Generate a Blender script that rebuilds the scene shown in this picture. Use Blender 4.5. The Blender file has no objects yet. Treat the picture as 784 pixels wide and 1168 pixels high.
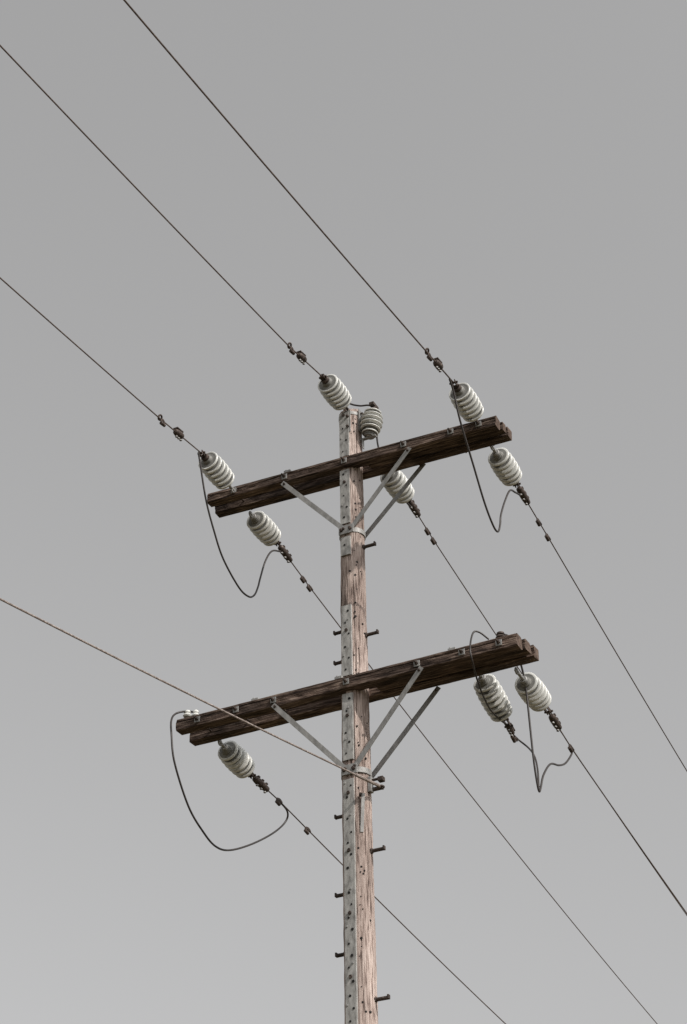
import bpy, math, random
from mathutils import Vector, Matrix, noise
random.seed(4)
sc=bpy.context.scene
V=Vector
# ------------------------------------------------------------ materials
def mat(name,base,rough=.7,metal=0,spec=.4):
    m=bpy.data.materials.new(name); m.use_nodes=True
    b=m.node_tree.nodes['Principled BSDF']
    b.inputs['Base Color'].default_value=(*base,1); b.inputs['Roughness'].default_value=rough
    b.inputs['Metallic'].default_value=metal; b.inputs['Specular IOR Level'].default_value=spec
    return m
def noisy(m,stops,scale,stretch=(1,1,1),detail=8,bump=.0,bdist=.01,rot=None,second=None):
    nt=m.node_tree; N=nt.nodes; L=nt.links; b=N['Principled BSDF']
    tc=N.new('ShaderNodeTexCoord'); mp=N.new('ShaderNodeMapping'); mp.inputs['Scale'].default_value=stretch
    L.new(tc.outputs['Object'],mp.inputs[0])
    n=N.new('ShaderNodeTexNoise'); n.inputs['Scale'].default_value=scale; n.inputs['Detail'].default_value=detail
    n.inputs['Roughness'].default_value=.62
    L.new(mp.outputs[0],n.inputs['Vector'])
    r=N.new('ShaderNodeValToRGB'); els=r.color_ramp.elements
    els[0].position=stops[0][0]; els[0].color=(*stops[0][1],1)
    els[1].position=stops[-1][0]; els[1].color=(*stops[-1][1],1)
    for p,c in stops[1:-1]:
        e=els.new(p); e.color=(*c,1)
    L.new(n.outputs[0],r.inputs[0]); col=r.outputs[0]
    if second:
        n2=N.new('ShaderNodeTexNoise'); n2.inputs['Scale'].default_value=second[0]; n2.inputs['Detail'].default_value=5
        mp2=N.new('ShaderNodeMapping'); mp2.inputs['Scale'].default_value=second[3] if len(second)>3 else (1,1,1)
        L.new(tc.outputs['Object'],mp2.inputs[0]); L.new(mp2.outputs[0],n2.inputs['Vector'])
        r2=N.new('ShaderNodeValToRGB'); r2.color_ramp.elements[0].position=.35; r2.color_ramp.elements[1].position=.65
        r2.color_ramp.elements[0].color=(*second[1],1); r2.color_ramp.elements[1].color=(*second[2],1)
        L.new(n2.outputs[0],r2.inputs[0])
        mx=N.new('ShaderNodeMix'); mx.data_type='RGBA'; mx.blend_type='MULTIPLY'; mx.inputs[0].default_value=1
        L.new(col,mx.inputs[6]); L.new(r2.outputs[0],mx.inputs[7]); col=mx.outputs[2]
    L.new(col,b.inputs['Base Color'])
    if bump:
        bp=N.new('ShaderNodeBump'); bp.inputs['Strength'].default_value=bump; bp.inputs['Distance'].default_value=bdist
        L.new(n.outputs[0],bp.inputs['Height']); L.new(bp.outputs[0],b.inputs['Normal'])
    return m
WOOD=noisy(mat('weathered_pole_wood',(.4,.33,.3),.9,0,.2),
   [(.32,(.055,.041,.036)),(.41,(.29,.232,.212)),(.50,(.50,.425,.392)),(.70,(.66,.585,.55))],9,(7,7,.55),10,1,.014,
   second=(2.2,(.58,.54,.52),(1.06,1.03,1.01),(2.5,2.5,.6)))
ARM=noisy(mat('dark_crossarm_wood',(.1,.07,.05),.88,0,.2),
   [(.33,(.014,.010,.009)),(.45,(.075,.053,.044)),(.56,(.17,.128,.108)),(.72,(.38,.315,.275))],8,(.55,9,9),10,1,.014,
   second=(2.0,(.42,.40,.39),(1.1,1.05,1.0),(1,3,3)))
END=noisy(mat('end_grain',(.12,.08,.06),.9,0,.2),[(.3,(.05,.035,.03)),(.7,(.17,.125,.10))],30,(1,1,1),6,.6,.01)
GALV=noisy(mat('galvanised_steel',(.4,.4,.39),.6,.25,.4),[(.3,(.20,.20,.195)),(.55,(.31,.31,.305)),(.8,(.43,.43,.42))],22,(1,1,.5),8,.25,.003)
PLATE=noisy(mat('weathered_zinc_strip',(.4,.4,.39),.7,.1,.3),[(.28,(.14,.135,.13)),(.5,(.35,.35,.34)),(.75,(.52,.515,.50))],14,(2,2,.7),9,.35,.004)
RUST=noisy(mat('rusty_iron',(.06,.04,.035),.7,.4,.4),[(.3,(.025,.020,.018)),(.60,(.09,.068,.058)),(.72,(.26,.225,.20))],40,(1,1,1),6,.4,.004)
BLACK=mat('bolt_hole_dark',(.012,.011,.011),.9)
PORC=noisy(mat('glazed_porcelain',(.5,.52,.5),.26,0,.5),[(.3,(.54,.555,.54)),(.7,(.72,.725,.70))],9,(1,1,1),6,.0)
PORC_SHADE=noisy(mat('porcelain_groove_shade',(.2,.2,.2),.6,0,.3),[(.3,(.12,.12,.115)),(.7,(.25,.25,.235))],14,(1,1,1),6,.0)  # darker porcelain for inner shed faces: groove shade painted into the colour
WIRE=noisy(mat('stranded_conductor',(.12,.09,.08),.6,.3,.4),[(.3,(.075,.055,.047)),(.7,(.16,.125,.11))],30,(1,1,1),3,.0)
WIREL=noisy(mat('messenger_strand',(.3,.25,.22),.6,.3,.4),[(.4,(.19,.155,.14)),(.6,(.38,.33,.305))],45,(1,1,1),3,.2,.003)
JUMP=mat('jumper_insulation',(.035,.029,.027),.45,0,.45)
GROUND=noisy(mat('dry_grass_ground',(.1,.09,.05),.95,0,.1),[(.3,(.06,.055,.03)),(.7,(.16,.13,.08))],.6,(1,1,1),12,.6,.2)
# ------------------------------------------------------------ mesh builder
class MB:
    def __init__(s): s.v=[];s.f=[];s.m=[];s.sm=[];s.mats=[]
    def mi(s,m):
        if m not in s.mats: s.mats.append(m)
        return s.mats.index(m)
    def add(s,vs,fs,m,smooth=False,ms=None):
        o=len(s.v); s.v+=[tuple(v) for v in vs]; k=s.mi(m)
        for i_,f in enumerate(fs):
            s.f.append([o+i for i in f]); s.m.append(s.mi(ms[i_]) if ms else k); s.sm.append(smooth)
    def box(s,c,size,m,axes=None,jit=0):
        c=V(c); ax=axes or (V((1,0,0)),V((0,1,0)),V((0,0,1)))
        bx,by,bz=[k/2 for k in size]
        b=min(bx,by,bz)*.12; vs=[];idx={}
        for sx in(-1,1):
            for sy in(-1,1):
                for sz in(-1,1):
                    for k in range(3):
                        q=[sx*(bx-(0 if k==0 else b)),sy*(by-(0 if k==1 else b)),sz*(bz-(0 if k==2 else b))]
                        idx[(sx,sy,sz,k)]=len(vs); vs.append(c+ax[0]*q[0]+ax[1]*q[1]+ax[2]*q[2])
        F=[]
        g=lambda a,b_,c_,k: idx[(a,b_,c_,k)]
        for q in(-1,1):
            F.append([g(q,-1,-1,0),g(q,1,-1,0),g(q,1,1,0),g(q,-1,1,0)])
            F.append([g(-1,q,-1,1),g(1,q,-1,1),g(1,q,1,1),g(-1,q,1,1)])
            F.append([g(-1,-1,q,2),g(1,-1,q,2),g(1,1,q,2),g(-1,1,q,2)])
        for a in(-1,1):
            for d in(-1,1):
                F.append([g(a,d,-1,0),g(a,d,1,0),g(a,d,1,1),g(a,d,-1,1)])
                F.append([g(a,-1,d,0),g(a,1,d,0),g(a,1,d,2),g(a,-1,d,2)])
                F.append([g(-1,a,d,1),g(1,a,d,1),g(1,a,d,2),g(-1,a,d,2)])
                for e in(-1,1): F.append([g(a,d,e,0),g(a,d,e,1),g(a,d,e,2)])
        s.add(vs,F,m)
    def lathe(s,p,d,prof,m,n=28,smooth=True,dark=None,rd=0):
        p=V(p); d=V(d).normalized(); a=d.orthogonal().normalized(); b=d.cross(a)
        vs=[];fs=[];ms=[]
        for (t,r) in prof:
            for i in range(n):
                an=2*math.pi*i/n; vs.append(p+d*t+(a*math.cos(an)+b*math.sin(an))*r)
        for j in range(len(prof)-1):
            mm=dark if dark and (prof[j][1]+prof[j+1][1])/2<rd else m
            for i in range(n):
                k=(i+1)%n; fs.append([j*n+i,j*n+k,(j+1)*n+k,(j+1)*n+i]); ms.append(mm)
        fs.append(list(range(n))); fs.append([(len(prof)-1)*n+i for i in range(n)]); ms+=[m,m]
        s.add(vs,fs,m,smooth,ms)
    def cyl(s,p,q,r,m,n=12,smooth=True):
        p=V(p);q=V(q); L=(q-p).length; e=min(r*.2,L*.2)
        s.lathe(p,q-p,[(0,r-e),(e,r),(L-e,r),(L,r-e)],m,n,smooth)
    def tube(s,pts,r,m,n=8):
        pts=[V(p) for p in pts]; vs=[];fs=[]; t0=(pts[1]-pts[0]).normalized(); a=t0.orthogonal().normalized()
        for i,p in enumerate(pts):
            t=(pts[min(i+1,len(pts)-1)]-pts[max(i-1,0)]).normalized()
            a=(a-t*a.dot(t)).normalized(); b=t.cross(a)
            for k in range(n):
                an=2*math.pi*k/n; vs.append(p+(a*math.cos(an)+b*math.sin(an))*r)
        for j in range(len(pts)-1):
            for i in range(n):
                k=(i+1)%n; fs.append([j*n+i,j*n+k,(j+1)*n+k,(j+1)*n+i])
        fs.append(list(range(n))); fs.append([(len(pts)-1)*n+i for i in range(n)])
        s.add(vs,fs,m,True)
    def ring(s,c,nrm,R,r,m,n=18):
        c=V(c); nrm=V(nrm).normalized(); a=nrm.orthogonal().normalized(); b=nrm.cross(a)
        vs=[];fs=[];k=8
        for i in range(n):
            an=2*math.pi*i/n; o=a*math.cos(an)+b*math.sin(an)
            for j in range(k):
                bn=2*math.pi*j/k; vs.append(c+o*(R+r*math.cos(bn))+nrm*r*math.sin(bn))
        for i in range(n):
            for j in range(k): fs.append([i*k+j,((i+1)%n)*k+j,((i+1)%n)*k+(j+1)%k,i*k+(j+1)%k])
        s.add(vs,fs,m,True)
    def obj(s,name,parent=None):
        me=bpy.data.meshes.new(name); me.from_pydata(s.v,[],s.f)
        for m in s.mats: me.materials.append(m)
        me.polygons.foreach_set('material_index',s.m); me.polygons.foreach_set('use_smooth',s.sm)
        import bmesh
        bm=bmesh.new(); bm.from_mesh(me); bmesh.ops.recalc_face_normals(bm,faces=bm.faces)
        for e in bm.edges:
            if len(e.link_faces)==2 and e.calc_face_angle(0)>.75: e.smooth=False
        bm.to_mesh(me); bm.free()
        o=bpy.data.objects.new(name,me); bpy.context.collection.objects.link(o)
        if parent: o.parent=parent
        return o
def spline(P,n=10):
    P=[V(p) for p in P]; Q=[P[0]*2-P[1]]+P+[P[-1]*2-P[-2]]; out=[]
    for i in range(1,len(Q)-2):
        a,b,c,d=Q[i-1:i+3]
        for k in range(n):
            t=k/n; out.append(.5*((2*b)+(c-a)*t+(2*a-5*b+4*c-d)*t*t+(3*b-a-3*c+d)*t**3))
    out.append(P[-1]); return out
# ------------------------------------------------------------ utility pole
pole=bpy.data.objects.new('utility_pole',None); bpy.context.collection.objects.link(pole)
def PR(z): return .1065+(12.31-z)*.0041
me=MB(); n=96; zs=[12.31*i/520 for i in range(521)]; vs=[];fs=[]
for z in zs:
    for i in range(n):
        an=2*math.pi*i/n; r=PR(z)
        q=V((math.cos(an)*9,math.sin(an)*9,z*.55)); w=noise.noise(q)
        crack=max(0,.09-abs(noise.noise(V((math.cos(an)*3.2+7,math.sin(an)*3.2,z*.22)))))/.09
        r+=.004*w-.014*crack**3
        r+=.005*noise.noise(V((math.cos(an)*1.5,math.sin(an)*1.5,z*1.7)))
        r+=.005*noise.noise(V((math.cos(an)*5,math.sin(an)*5,z*7)))
        zz=z
        if z>12.30: zz=z-.02+.03*noise.noise(V((math.cos(an)*4,math.sin(an)*4,3)))
        vs.append((math.cos(an)*r,math.sin(an)*r,zz))
for j in range(520):
    for i in range(n):
        k=(i+1)%n; fs.append([j*n+i,j*n+k,(j+1)*n+k,(j+1)*n+i])
fs.append([520*n+i for i in range(n)])
me.add(vs,fs,WOOD,True); me.obj('wooden_shaft',pole)
# crossarms
def plank(x0,x1,yc,z0,z1,th,hh,name,seed):
    m=MB(); nx=int((x1-x0)/.025); vs=[];fs=[]
    k=.008
    prof=[(-th/2+k,-hh/2),(th/2-k,-hh/2),(th/2,-hh/2+k),(th/2,hh/2-k),(th/2-k,hh/2),(-th/2+k,hh/2),(-th/2,hh/2-k),(-th/2+.001,hh*.26),(-th/2+.008,hh*.2),(-th/2+.001,hh*.15),(-th/2,-hh*.22),(-th/2,-hh/2+k)]
    P=len(prof)
    for i in range(nx+1):
        x=x0+(x1-x0)*i/nx; zc=z0+(z1-z0)*i/nx
        for j,(a,b) in enumerate(prof):
            e=noise.noise(V((x*3+seed,a*20,b*20)))*.007+noise.noise(V((x*14+seed,a*30,b*30)))*.006
            ex=0
            if i in(0,nx): ex=noise.noise(V((seed,a*25,b*25)))*.016
            if j in(7,8,9): b=b+.02*noise.noise(V((x*1.3,seed,0)))
            vs.append((x+ex,yc+a+e,zc+b+e))
    for i in range(nx):
        for j in range(P):
            k2=(j+1)%P; fs.append([i*P+j,i*P+k2,(i+1)*P+k2,(i+1)*P+j])
    m.add(vs,fs,ARM); m.add([vs[j] for j in range(P)],[list(range(P))],END); m.add([vs[nx*P+j] for j in range(P)],[list(range(P))],END)
    return m.obj(name,pole)
def zU(x): return 11.645-.0365*x
plank(-1.50,1.545,-.101,zU(-1.5),zU(1.545),.100,.108,'upper_crossarm_front',1)
plank(-1.53,1.585,.101,zU(-1.53),zU(1.585),.100,.108,'upper_crossarm_back',5)
plank(.2,1.570,0,zU(.2)+.006,zU(1.57)+.006,.076,.095,'upper_crossarm_filler',9)
plank(-1.725,1.60,-.122,9.25,9.25,.108,.117,'lower_crossarm_front',12)
plank(-1.73,1.655,.122,9.25,9.25,.108,.117,'lower_crossarm_back',17)
plank(.22,1.63,0,9.258,9.258,.11,.105,'lower_crossarm_filler',21)
hw=MB()
def bolt(x,y,z,d=-1,s=.055):
    hw.box((x,y+d*.004,z),(s,.008,s),GALV); hw.cyl((x,y+d*.008,z),(x,y+d*.028,z),.017,RUST,6,False); hw.cyl((x,y+d*.028,z),(x,y+d*.06,z),.009,RUST)
for x in(-1.2,-.64,0,.62,1.1,1.38): bolt(x,-.153,zU(x)); bolt(x,.153,zU(x),1)
for x in(-1.5,-1.1,-.72,0.0,.68,1.1,1.44): bolt(x,-.179,9.25); bolt(x,.179,9.25,1)
for x in(-1.2,-.64): hw.cyl((x,-.07,zU(x)),(x,.07,zU(x)),.009,RUST)
for x in(-1.5,-1.1,-.72): hw.cyl((x,-.09,9.25),(x,.09,9.25),.009,RUST)
hw.obj('crossarm_bolts',pole)
br=MB()
for x,z,y in((-.92,9.317,-.14),(-.08,9.317,-.15),(-.62,11.735,-.12),(1.0,9.317,-.14)):
    br.box((x,y,z),(.07,.05,.025),GALV); br.cyl((x-.02,y,z),(x-.02,y,z+.03),.012,GALV)
br.obj('saddle_brackets',pole)
bc=MB()
def brace(p,q,w=.046,t=.007,ex0=.0,ex1=.0):
    p=V(p);q=V(q); d=(q-p).normalized(); p=p-d*ex0; q=q+d*ex1
    up=V((0,1,0)); s=d.cross(up).normalized(); bc.box((p+q)/2,((q-p).length,w,t),GALV,(d,s,s.cross(d)))
    bc.box((p+q)/2+s*(w/2-.003)+up*.014,((q-p).length*.96,.005,.024),GALV,(d,s,up))
    for e in(p+d*.035,q-d*.035): bc.cyl(e-up*.004,e-up*.022,.013,RUST,6,False)
brace((-.66,-.160,11.60),(-.02,-.132,10.88),ex1=.03)
brace((.04,-.126,10.87),(.66,-.160,11.53),ex0=.03,ex1=.04)
brace((.07,.125,10.93),(.69,.156,11.58),ex0=.03)
brace((-.72,-.188,9.20),(-.03,-.142,8.43),ex1=.03)
brace((.05,-.137,8.44),(.70,-.188,9.17),ex0=.03,ex1=.04)
brace((.06,.137,8.44),(.72,.186,9.19),ex0=.06)
for z in(10.87,8.42):
    bc.lathe((0,0,z-.02),(0,0,1),[(0,PR(z)+.004),(0,PR(z)+.010),(.05,PR(z)+.010),(.05,PR(z)+.004)],GALV,40)
    bc.box((0,-PR(z)-.018,z+.005),(.15,.014,.09),GALV)
    for x in(-.045,.045):
        bc.cyl((x,-PR(z)-.02,z),(x,-PR(z)-.05,z),.016,RUST,6,False)
bc.obj('crossarm_braces',pole)
st=MB()
def strip(z0,z1,w=.098,k=0):
    y0=-PR(z0)-.012; y1=-PR(z1)-.012; L=math.hypot(z1-z0,y1-y0); d=V((0,y1-y0,z1-z0))/L; nrm=V((0,-1,0)); nrm=(nrm-d*nrm.dot(d)).normalized(); sx=d.cross(nrm)
    c=V((-.012,(y0+y1)/2,(z0+z1)/2)); st.box(c,(w,L,.008),PLATE,(sx,d,nrm))
    for sg in(-1,1): st.box(c+sx*sg*(w/2-.004)-nrm*.014,(.005,L,.03),PLATE,(sx,d,nrm))
    m=int(L/.105)
    for i in range(m):
        p=V((-.012,y0,z0))+d*((i+.5)*L/m+random.uniform(-.012,.012))+nrm*.0045
        r=.008+.005*random.random()
        off=(.018 if i%2 else -.012)+random.uniform(-.006,.006)
        if random.random()<.88: st.cyl(p+sx*off,p+sx*off+nrm*.0025,r,BLACK,14,False)
        if i%3==1: st.cyl(p-sx*off*1.4+d*.03,p-sx*off*1.4+d*.03+nrm*.008,.009,GALV,8,False)
        if i%5==3: st.cyl(p+d*.04,p+d*.04+nrm*.012,.017,RUST,6,False)
strip(11.72,12.24); strip(10.95,11.56); strip(10.60,10.80); strip(9.34,10.06); strip(8.52,9.16); strip(3.0,8.34)
st.obj('perforated_strip',pole)
ho=MB()
for i in range(90):
    z=random.uniform(5.2,12.2); an=math.radians(random.choice([random.uniform(-85,-10),random.uniform(-60,-45)]))
    r=PR(z); p=V((math.cos(an)*(r-.006),math.sin(an)*(r-.006),z)); d=V((math.cos(an),math.sin(an),0))
    ho.cyl(p,p+d*.010,random.uniform(.004,.011),BLACK,10,False)
ho.obj('old_bolt_holes',pole)
ps=MB()
def step(z,sx,L=.115):
    r=PR(z); a=V((sx*(r-.02),0,z)); b=V((sx*(r+L),0,z)); ps.cyl(a,b,.016,RUST); ps.box(b+V((0,0,.006)),(.014,.034,.034),RUST)
    ps.cyl((sx*(r-.01),0,z),(sx*(r+.012),0,z),.026,RUST,6,False)
for z in(10.72,9.78,8.26,7.71,6.45,5.8,5.2,4.6,4.0): step(z,1)
for z in(9.88,9.57,8.08,7.38,6.87,6.1,5.5,4.9,4.3): step(z,-1,.08)
ps.obj('pole_steps',pole)
tp=MB()
tp.box((.03,-.114,12.13),(.05,.008,.26),GALV)
tp.box((.116,-.02,12.16),(.008,.07,.26),GALV)
tp.lathe((0,0,12.22),(0,0,1),[(0,PR(12.2)+.001),(0,PR(12.2)+.007),(.035,PR(12.2)+.007),(.035,PR(12.2)+.001)],GALV,40)
for z in(12.06,12.18,12.27): tp.cyl((.03,-.115,z),(.03,-.145,z),.014,RUST,6,False); tp.cyl((.11,-.02,z-.02),(.145,-.02,z-.02),.012,RUST,6,False)
tp.box((.10,-.105,8.02),(.028,.006,.34),GALV,(V((.8,.6,0)),V((-.6,.8,0)),V((.08,-.05,1)).normalized()))
tp.cyl((.08,-.10,8.18),(.10,-.135,8.18),.014,RUST,6,False)
tp.box((.235,.15,11.72),(.16,.05,.03),GALV)
tp.box((.17,.0,11.95),(.20,.035,.012),GALV)
tp.box((.13,.0,11.90),(.008,.035,.11),GALV)
tp.obj('pole_top_fittings',pole)
eb=MB()
eb.cyl((.10,0,8.27),(.20,0,8.27),.012,RUST); eb.ring((.225,0,8.27),(0,0,1),.026,.009,RUST)
eb.cyl((.12,-.02,8.34),(.22,-.02,8.34),.012,RUST); eb.box((.24,-.02,8.33),(.05,.05,.04),RUST); eb.box((.14,-.02,8.30),(.03,.05,.14),GALV)
eb.obj('eye_bolt',pole)
# ------------------------------------------------------------ insulators
def sheds(prof,start,sp,radii,core=.05):
    for i,r in enumerate(radii):
        x=start+i*sp; c=x+sp*.5; h=sp*.19   # separate thin discs with rounded rims, wide open grooves
        prof+=[(x+sp*.02,core),(c-h*1.25,core+.004),(c-h*1.0,r*.66),(c-h*.95,r*.80),(c-h*.85,r*.93),(c-h*.5,r*.985),(c,r),(c+h*.5,r*.985),(c+h*.85,r*.94),(c+h*.80,r*.84),(c+h*.6,r*.72),(c+h*1.0,core+.004),(x+sp*.98,core)]
def insulator(p,q,start,end,nsh=6,R=.117,name='strain_insulator'):
    p=V(p);q=V(q);d=(q-p).normalized();L=(q-p).length
    start-=.012; end+=.012
    m=MB(); sp=(end-start)/nsh; prof=[(start-.012,.012),(start-.012,.04),(start,.045)]
    sheds(prof,start,sp,[R*(1-.13*(abs((i+.5)/nsh-.5)*2)**2.2) for i in range(nsh)])
    prof+=[(end+.004,.045),(end+.012,.04),(end+.012,.012)]
    m.lathe(p,d,prof,PORC,56,True,PORC_SHADE,R*.72)
    m.cyl(p+d*(start-.045),p+d*(start-.008),.036,GALV,16); m.cyl(p+d*(end+.008),p+d*(end+.045),.038,RUST,16)
    m.cyl(p,p+d*(start-.03),.016,GALV,10)
    s=d.cross(V((0,0,1))).normalized(); u=s.cross(d)
    m.ring(p+d*.02,s,.026,.009,GALV)
    for sg in(-1,1): m.box(p+d*((end+.04+L)/2)+s*sg*.018,(L-end-.02,.036,.007),RUST,(d,u,s))
    m.cyl(p+d*(L-.015)-s*.04,p+d*(L-.015)+s*.04,.010,RUST); m.cyl(p+d*(end+.06)-s*.034,p+d*(end+.06)+s*.034,.010,RUST)
    return m.obj(name)
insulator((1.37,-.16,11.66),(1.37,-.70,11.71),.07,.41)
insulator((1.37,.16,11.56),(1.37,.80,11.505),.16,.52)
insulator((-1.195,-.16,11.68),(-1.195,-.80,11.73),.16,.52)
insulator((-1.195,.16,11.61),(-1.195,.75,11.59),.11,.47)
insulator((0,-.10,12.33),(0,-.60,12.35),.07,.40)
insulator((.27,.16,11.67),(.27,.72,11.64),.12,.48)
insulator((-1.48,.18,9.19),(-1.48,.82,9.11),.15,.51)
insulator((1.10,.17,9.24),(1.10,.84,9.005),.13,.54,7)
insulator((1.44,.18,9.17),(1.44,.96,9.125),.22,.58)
pi=MB(); d=V((.14,.03,1)).normalized(); b=V((.20,0,11.96)); prof=[(0,.03),(0,.05),(.015,.05)]
sheds(prof,.015,.048,[.080,.098,.108,.110,.102,.085],.055)
prof+=[(.305,.045),(.32,.03)]
pi.lathe(b,d,prof,PORC,48,True,PORC_SHADE,.074); pi.cyl(b+d*.315,b+d*.35,.03,RUST); pi.box(b+d*.36,(.05,.12,.035),RUST); pi.obj('post_insulator')
def pin(x,y,z,R=.042,name='pin_insulator',dark=False):
    m=MB(); m.cyl((x,y,z),(x,y,z+.03),.012,GALV); mm=RUST if dark else PORC
    m.lathe((x,y,z+.02),(0,0,1),[(0,.02),(0,R*.8),(.012,R),(.03,R*.75),(.034,R*.6),(.042,R*.8),(.06,R*.7),(.07,R*.3)],mm,24); m.obj(name)
pin(-1.63,-.14,9.305); pin(-1.56,-.11,9.305,.034); pin(1.43,-.10,9.31,.046,dark=True)
# ------------------------------------------------------------ conductors
def body(m,c,d,L=.15,r=.036):
    c=V(c);d=V(d).normalized(); s=d.cross(V((0,0,1))).normalized();u=s.cross(d)
    m.lathe(c-d*L/2,d,[(0,r*.5),(.012,r*.85),(L*.3,r),(L*.7,r*.95),(L-.012,r*.8),(L,r*.45)],RUST,12)
    for k in(-.28,0.02,.3):
        q=c+d*L*k; m.cyl(q-u*(r+.020),q+u*(r+.012),.009,RUST); m.box(q+u*(r+.004),(.03,.05,.012),RUST,(d,s,u)); m.cyl(q-u*(r+.018),q-u*(r+.005),.014,GALV,6,False)
def links(m,c,d,R=.026):
    c=V(c);d=V(d).normalized(); s=d.cross(V((0,0,1))).normalized();u=s.cross(d)
    m.ring(c-u*.014,s,R,.009,RUST); m.ring(c+d*.045+u*.012,s+u*.5,R*.9,.009,RUST)
    m.cyl(c-d*.035-u*.034,c+d*.035-u*.038,.016,RUST)
def line(x,side,a,p0,p1,bodies,lks,r=.0062,c=.003,length=46,M=WIRE):
    m=MB(); d1=p1[0]-p0[0]; sl=(p1[1]-p0[1])/d1
    def Z(t):
        if t<p0[0]: k=(t-a[0])/(p0[0]-a[0]); return a[1]+(p0[1]-a[1])*k
        d=t-p0[0]; return p0[1]+sl*d+c*d*(d-d1)
    ts=[a[0],(a[0]+p0[0])/2,p0[0]]; t=p0[0]
    while t<length: t+=.5; ts.append(t)
    m.tube([(x,side*t,Z(t)) for t in ts],r,M)
    def dr(t): return V((0,side*.1,Z(t+.1)-Z(t)))
    for t,L in bodies: body(m,(x,side*t,Z(t)),dr(t),L)
    for t in lks: links(m,(x,side*t,Z(t)),dr(t))
    m.obj('power_line')
line(1.37,-1,(.68,11.71),(1.25,11.64),(6.12,11.09),[(1.03,.12)],[1.22],.0070,.002)
line(-1.195,-1,(.78,11.73),(1.52,11.64),(3.98,11.415),[(1.2,.13)],[1.48],.0062,.002)
line(0,-1,(.58,12.35),(1.26,12.23),(5.71,11.79),[(1.02,.13)],[1.21],.0065,.002)
line(1.37,1,(.78,11.507),(1.57,11.37),(5.73,10.63),[(.95,.24)],[1.32,1.55])
line(-1.195,1,(.73,11.59),(1.42,11.46),(12.14,10.03),[(.90,.24)],[1.28,1.42],length=60)
line(.27,1,(.70,11.64),(1.28,11.51),(9.01,10.29),[(.84,.22)],[1.14,1.28],.0058)
line(-1.48,1,(.80,9.11),(1.33,9.08),(6.93,8.55),[(.98,.26)],[1.32,1.91],length=60)
line(1.44,1,(.94,9.125),(1.49,9.01),(4.71,8.57),[(1.10,.20)],[1.46])
m=MB(); body(m,(1.10,.86,8.99),(0,1,-.35),.12,.028); links(m,(1.10,.93,8.96),(0,1,-.3)); m.obj('line_clamp')
m=MB(); P=[]
t=0
while t<46:
    P.append((.23-.16*t,-t,8.27-.0768*t+.0035*t*(t-4.43))); t+=.5 if t else .25
m.tube(P,.0075,WIREL); P0=V(P[0]);P1=V(P[1]); dd=(P1-P0).normalized()
m.tube([P0+dd*.02,P0+dd*.38],.014,WIREL); m.ring(P0+dd*.01,(0,0,1),.02,.008,RUST); m.obj('power_line')
# ------------------------------------------------------------ jumpers
def jumper(P,r=.0092):
    m=MB(); m.tube(spline(P,10),r,JUMP,10); m.obj('jumper_cable')
jumper([(1.37,-.78,11.69),(1.37,-.70,11.60),(1.37,-.58,11.35),(1.37,-.33,11.03),(1.37,-.11,10.75),(1.37,.07,10.61),(1.37,.18,10.61),(1.37,.25,10.73),(1.37,.29,10.86),(1.37,.42,11.09),(1.37,.58,11.31),(1.37,.73,11.38),(1.37,.86,11.43)])
jumper([(-1.195,-.84,11.70),(-1.195,-.80,11.60),(-1.195,-.67,11.26),(-1.195,-.50,11.0),(-1.195,-.32,10.80),(-1.195,-.02,10.655),(-1.195,.17,10.655),(-1.195,.28,10.73),(-1.195,.35,10.86),(-1.195,.39,10.98),(-1.195,.49,11.24),(-1.195,.62,11.43),(-1.195,.80,11.53)])
jumper([(-1.56,-.11,9.37),(-1.63,-.16,9.375),(-1.69,-.24,9.33),(-1.66,-.36,9.20),(-1.62,-.41,9.02),(-1.60,-.37,8.76),(-1.60,-.11,8.45),(-1.60,.16,8.31),(-1.60,.38,8.26),(-1.60,.63,8.32),(-1.58,1.0,8.52),(-1.57,1.40,8.79),(-1.53,1.57,8.97),(-1.49,1.52,9.05),(-1.48,1.30,9.08)])
jumper([(1.43,-.10,9.38),(1.45,.02,9.42),(1.45,.14,9.41),(1.44,.33,9.28),(1.44,.40,9.10),(1.44,.42,8.90),(1.44,.45,8.49),(1.44,.49,8.26),(1.44,.53,8.18),(1.44,.58,8.24),(1.44,.67,8.39),(1.44,.87,8.58),(1.44,1.10,8.67),(1.44,1.28,8.77),(1.44,1.46,8.93),(1.44,1.50,9.0)])
jumper([(1.10,.90,8.97),(1.12,1.0,8.95),(1.22,.98,8.83),(1.33,.80,8.64),(1.41,.62,8.42),(1.44,.53,8.22)],.008)
jumper([(1.33,-.12,9.345),(1.27,-.18,9.40),(1.23,-.225,9.38),(1.20,-.235,9.24),(1.20,-.20,9.12),(1.15,.05,9.02),(1.11,.36,8.965),(1.10,.62,8.98),(1.10,.80,9.01)],.008)
jumper([(0,-.60,12.37),(-.05,-.42,12.43),(-.05,-.2,12.45),(0,-.03,12.42),(.1,.0,12.37),(.2,0,12.34),(.23,.06,12.33),(.20,.16,12.22),(.18,.24,12.0),(.22,.36,11.80),(.27,.52,11.64),(.27,.66,11.58),(.27,.82,11.60)],.009)
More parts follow.
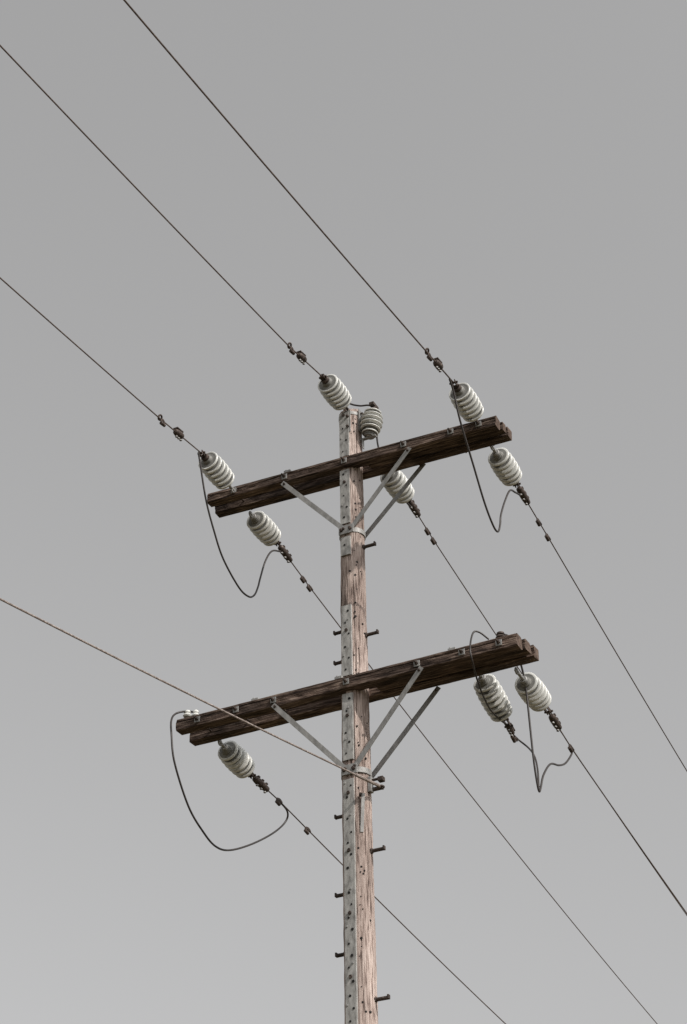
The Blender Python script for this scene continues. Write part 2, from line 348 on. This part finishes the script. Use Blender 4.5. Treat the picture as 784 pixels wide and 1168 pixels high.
# ------------------------------------------------------------ ground
g=MB(); S=1500; n=40; vs=[];fs=[]
for i in range(n+1):
    for j in range(n+1):
        x=-S+2*S*i/n;y=-S+2*S*j/n; vs.append((x,y,-.02 if abs(x)<100 and abs(y)<100 else noise.noise(V((x/400,y/400,0)))*3-1.5))
for i in range(n):
    for j in range(n): fs.append([i*(n+1)+j,(i+1)*(n+1)+j,(i+1)*(n+1)+j+1,i*(n+1)+j+1])
g.add(vs,fs,GROUND,True); g.obj('ground')
# ------------------------------------------------------------ light
sd=V((.94,-.26,.80)).normalized()
w=bpy.data.worlds.new('World'); sc.world=w; w.use_nodes=True; nt=w.node_tree; N=nt.nodes;L=nt.links
sk=N.new('ShaderNodeTexSky'); sk.sky_type='NISHITA'; sk.sun_disc=False
sk.sun_elevation=math.asin(sd.z); sk.sun_rotation=math.atan2(sd.x,sd.y); sk.dust_density=4
hs=N.new('ShaderNodeHueSaturation'); hs.inputs['Saturation'].default_value=.05; L.new(sk.outputs[0],hs.inputs['Color'])
ad=N.new('ShaderNodeMix'); ad.data_type='RGBA'; ad.blend_type='ADD'; ad.inputs[0].default_value=1
ad.inputs[7].default_value=(1.74,1.71,1.69,1)      # thin even haze
L.new(hs.outputs[0],ad.inputs[6]); L.new(ad.outputs[2],N['Background'].inputs[0]); N['Background'].inputs[1].default_value=.10
sl=bpy.data.lights.new('sun','SUN'); sl.energy=3.2; sl.angle=math.radians(.6); sl.color=(1,.925,.85)
so=bpy.data.objects.new('sun',sl); bpy.context.collection.objects.link(so); so.rotation_euler=sd.to_track_quat('Z','Y').to_euler()
# ------------------------------------------------------------ camera
cam=bpy.data.cameras.new('camera'); co=bpy.data.objects.new('camera',cam); bpy.context.collection.objects.link(co)
co.location=(6.1093,-12.5969,1.6); co.rotation_euler=[math.radians(a) for a in(124.304,.677,26.662)]
cam.sensor_fit='VERTICAL'; cam.sensor_height=24; cam.lens=42.35; cam.clip_end=6000
sc.camera=co
sc.view_settings.view_transform='Standard'; sc.view_settings.look='None'; sc.view_settings.exposure=0
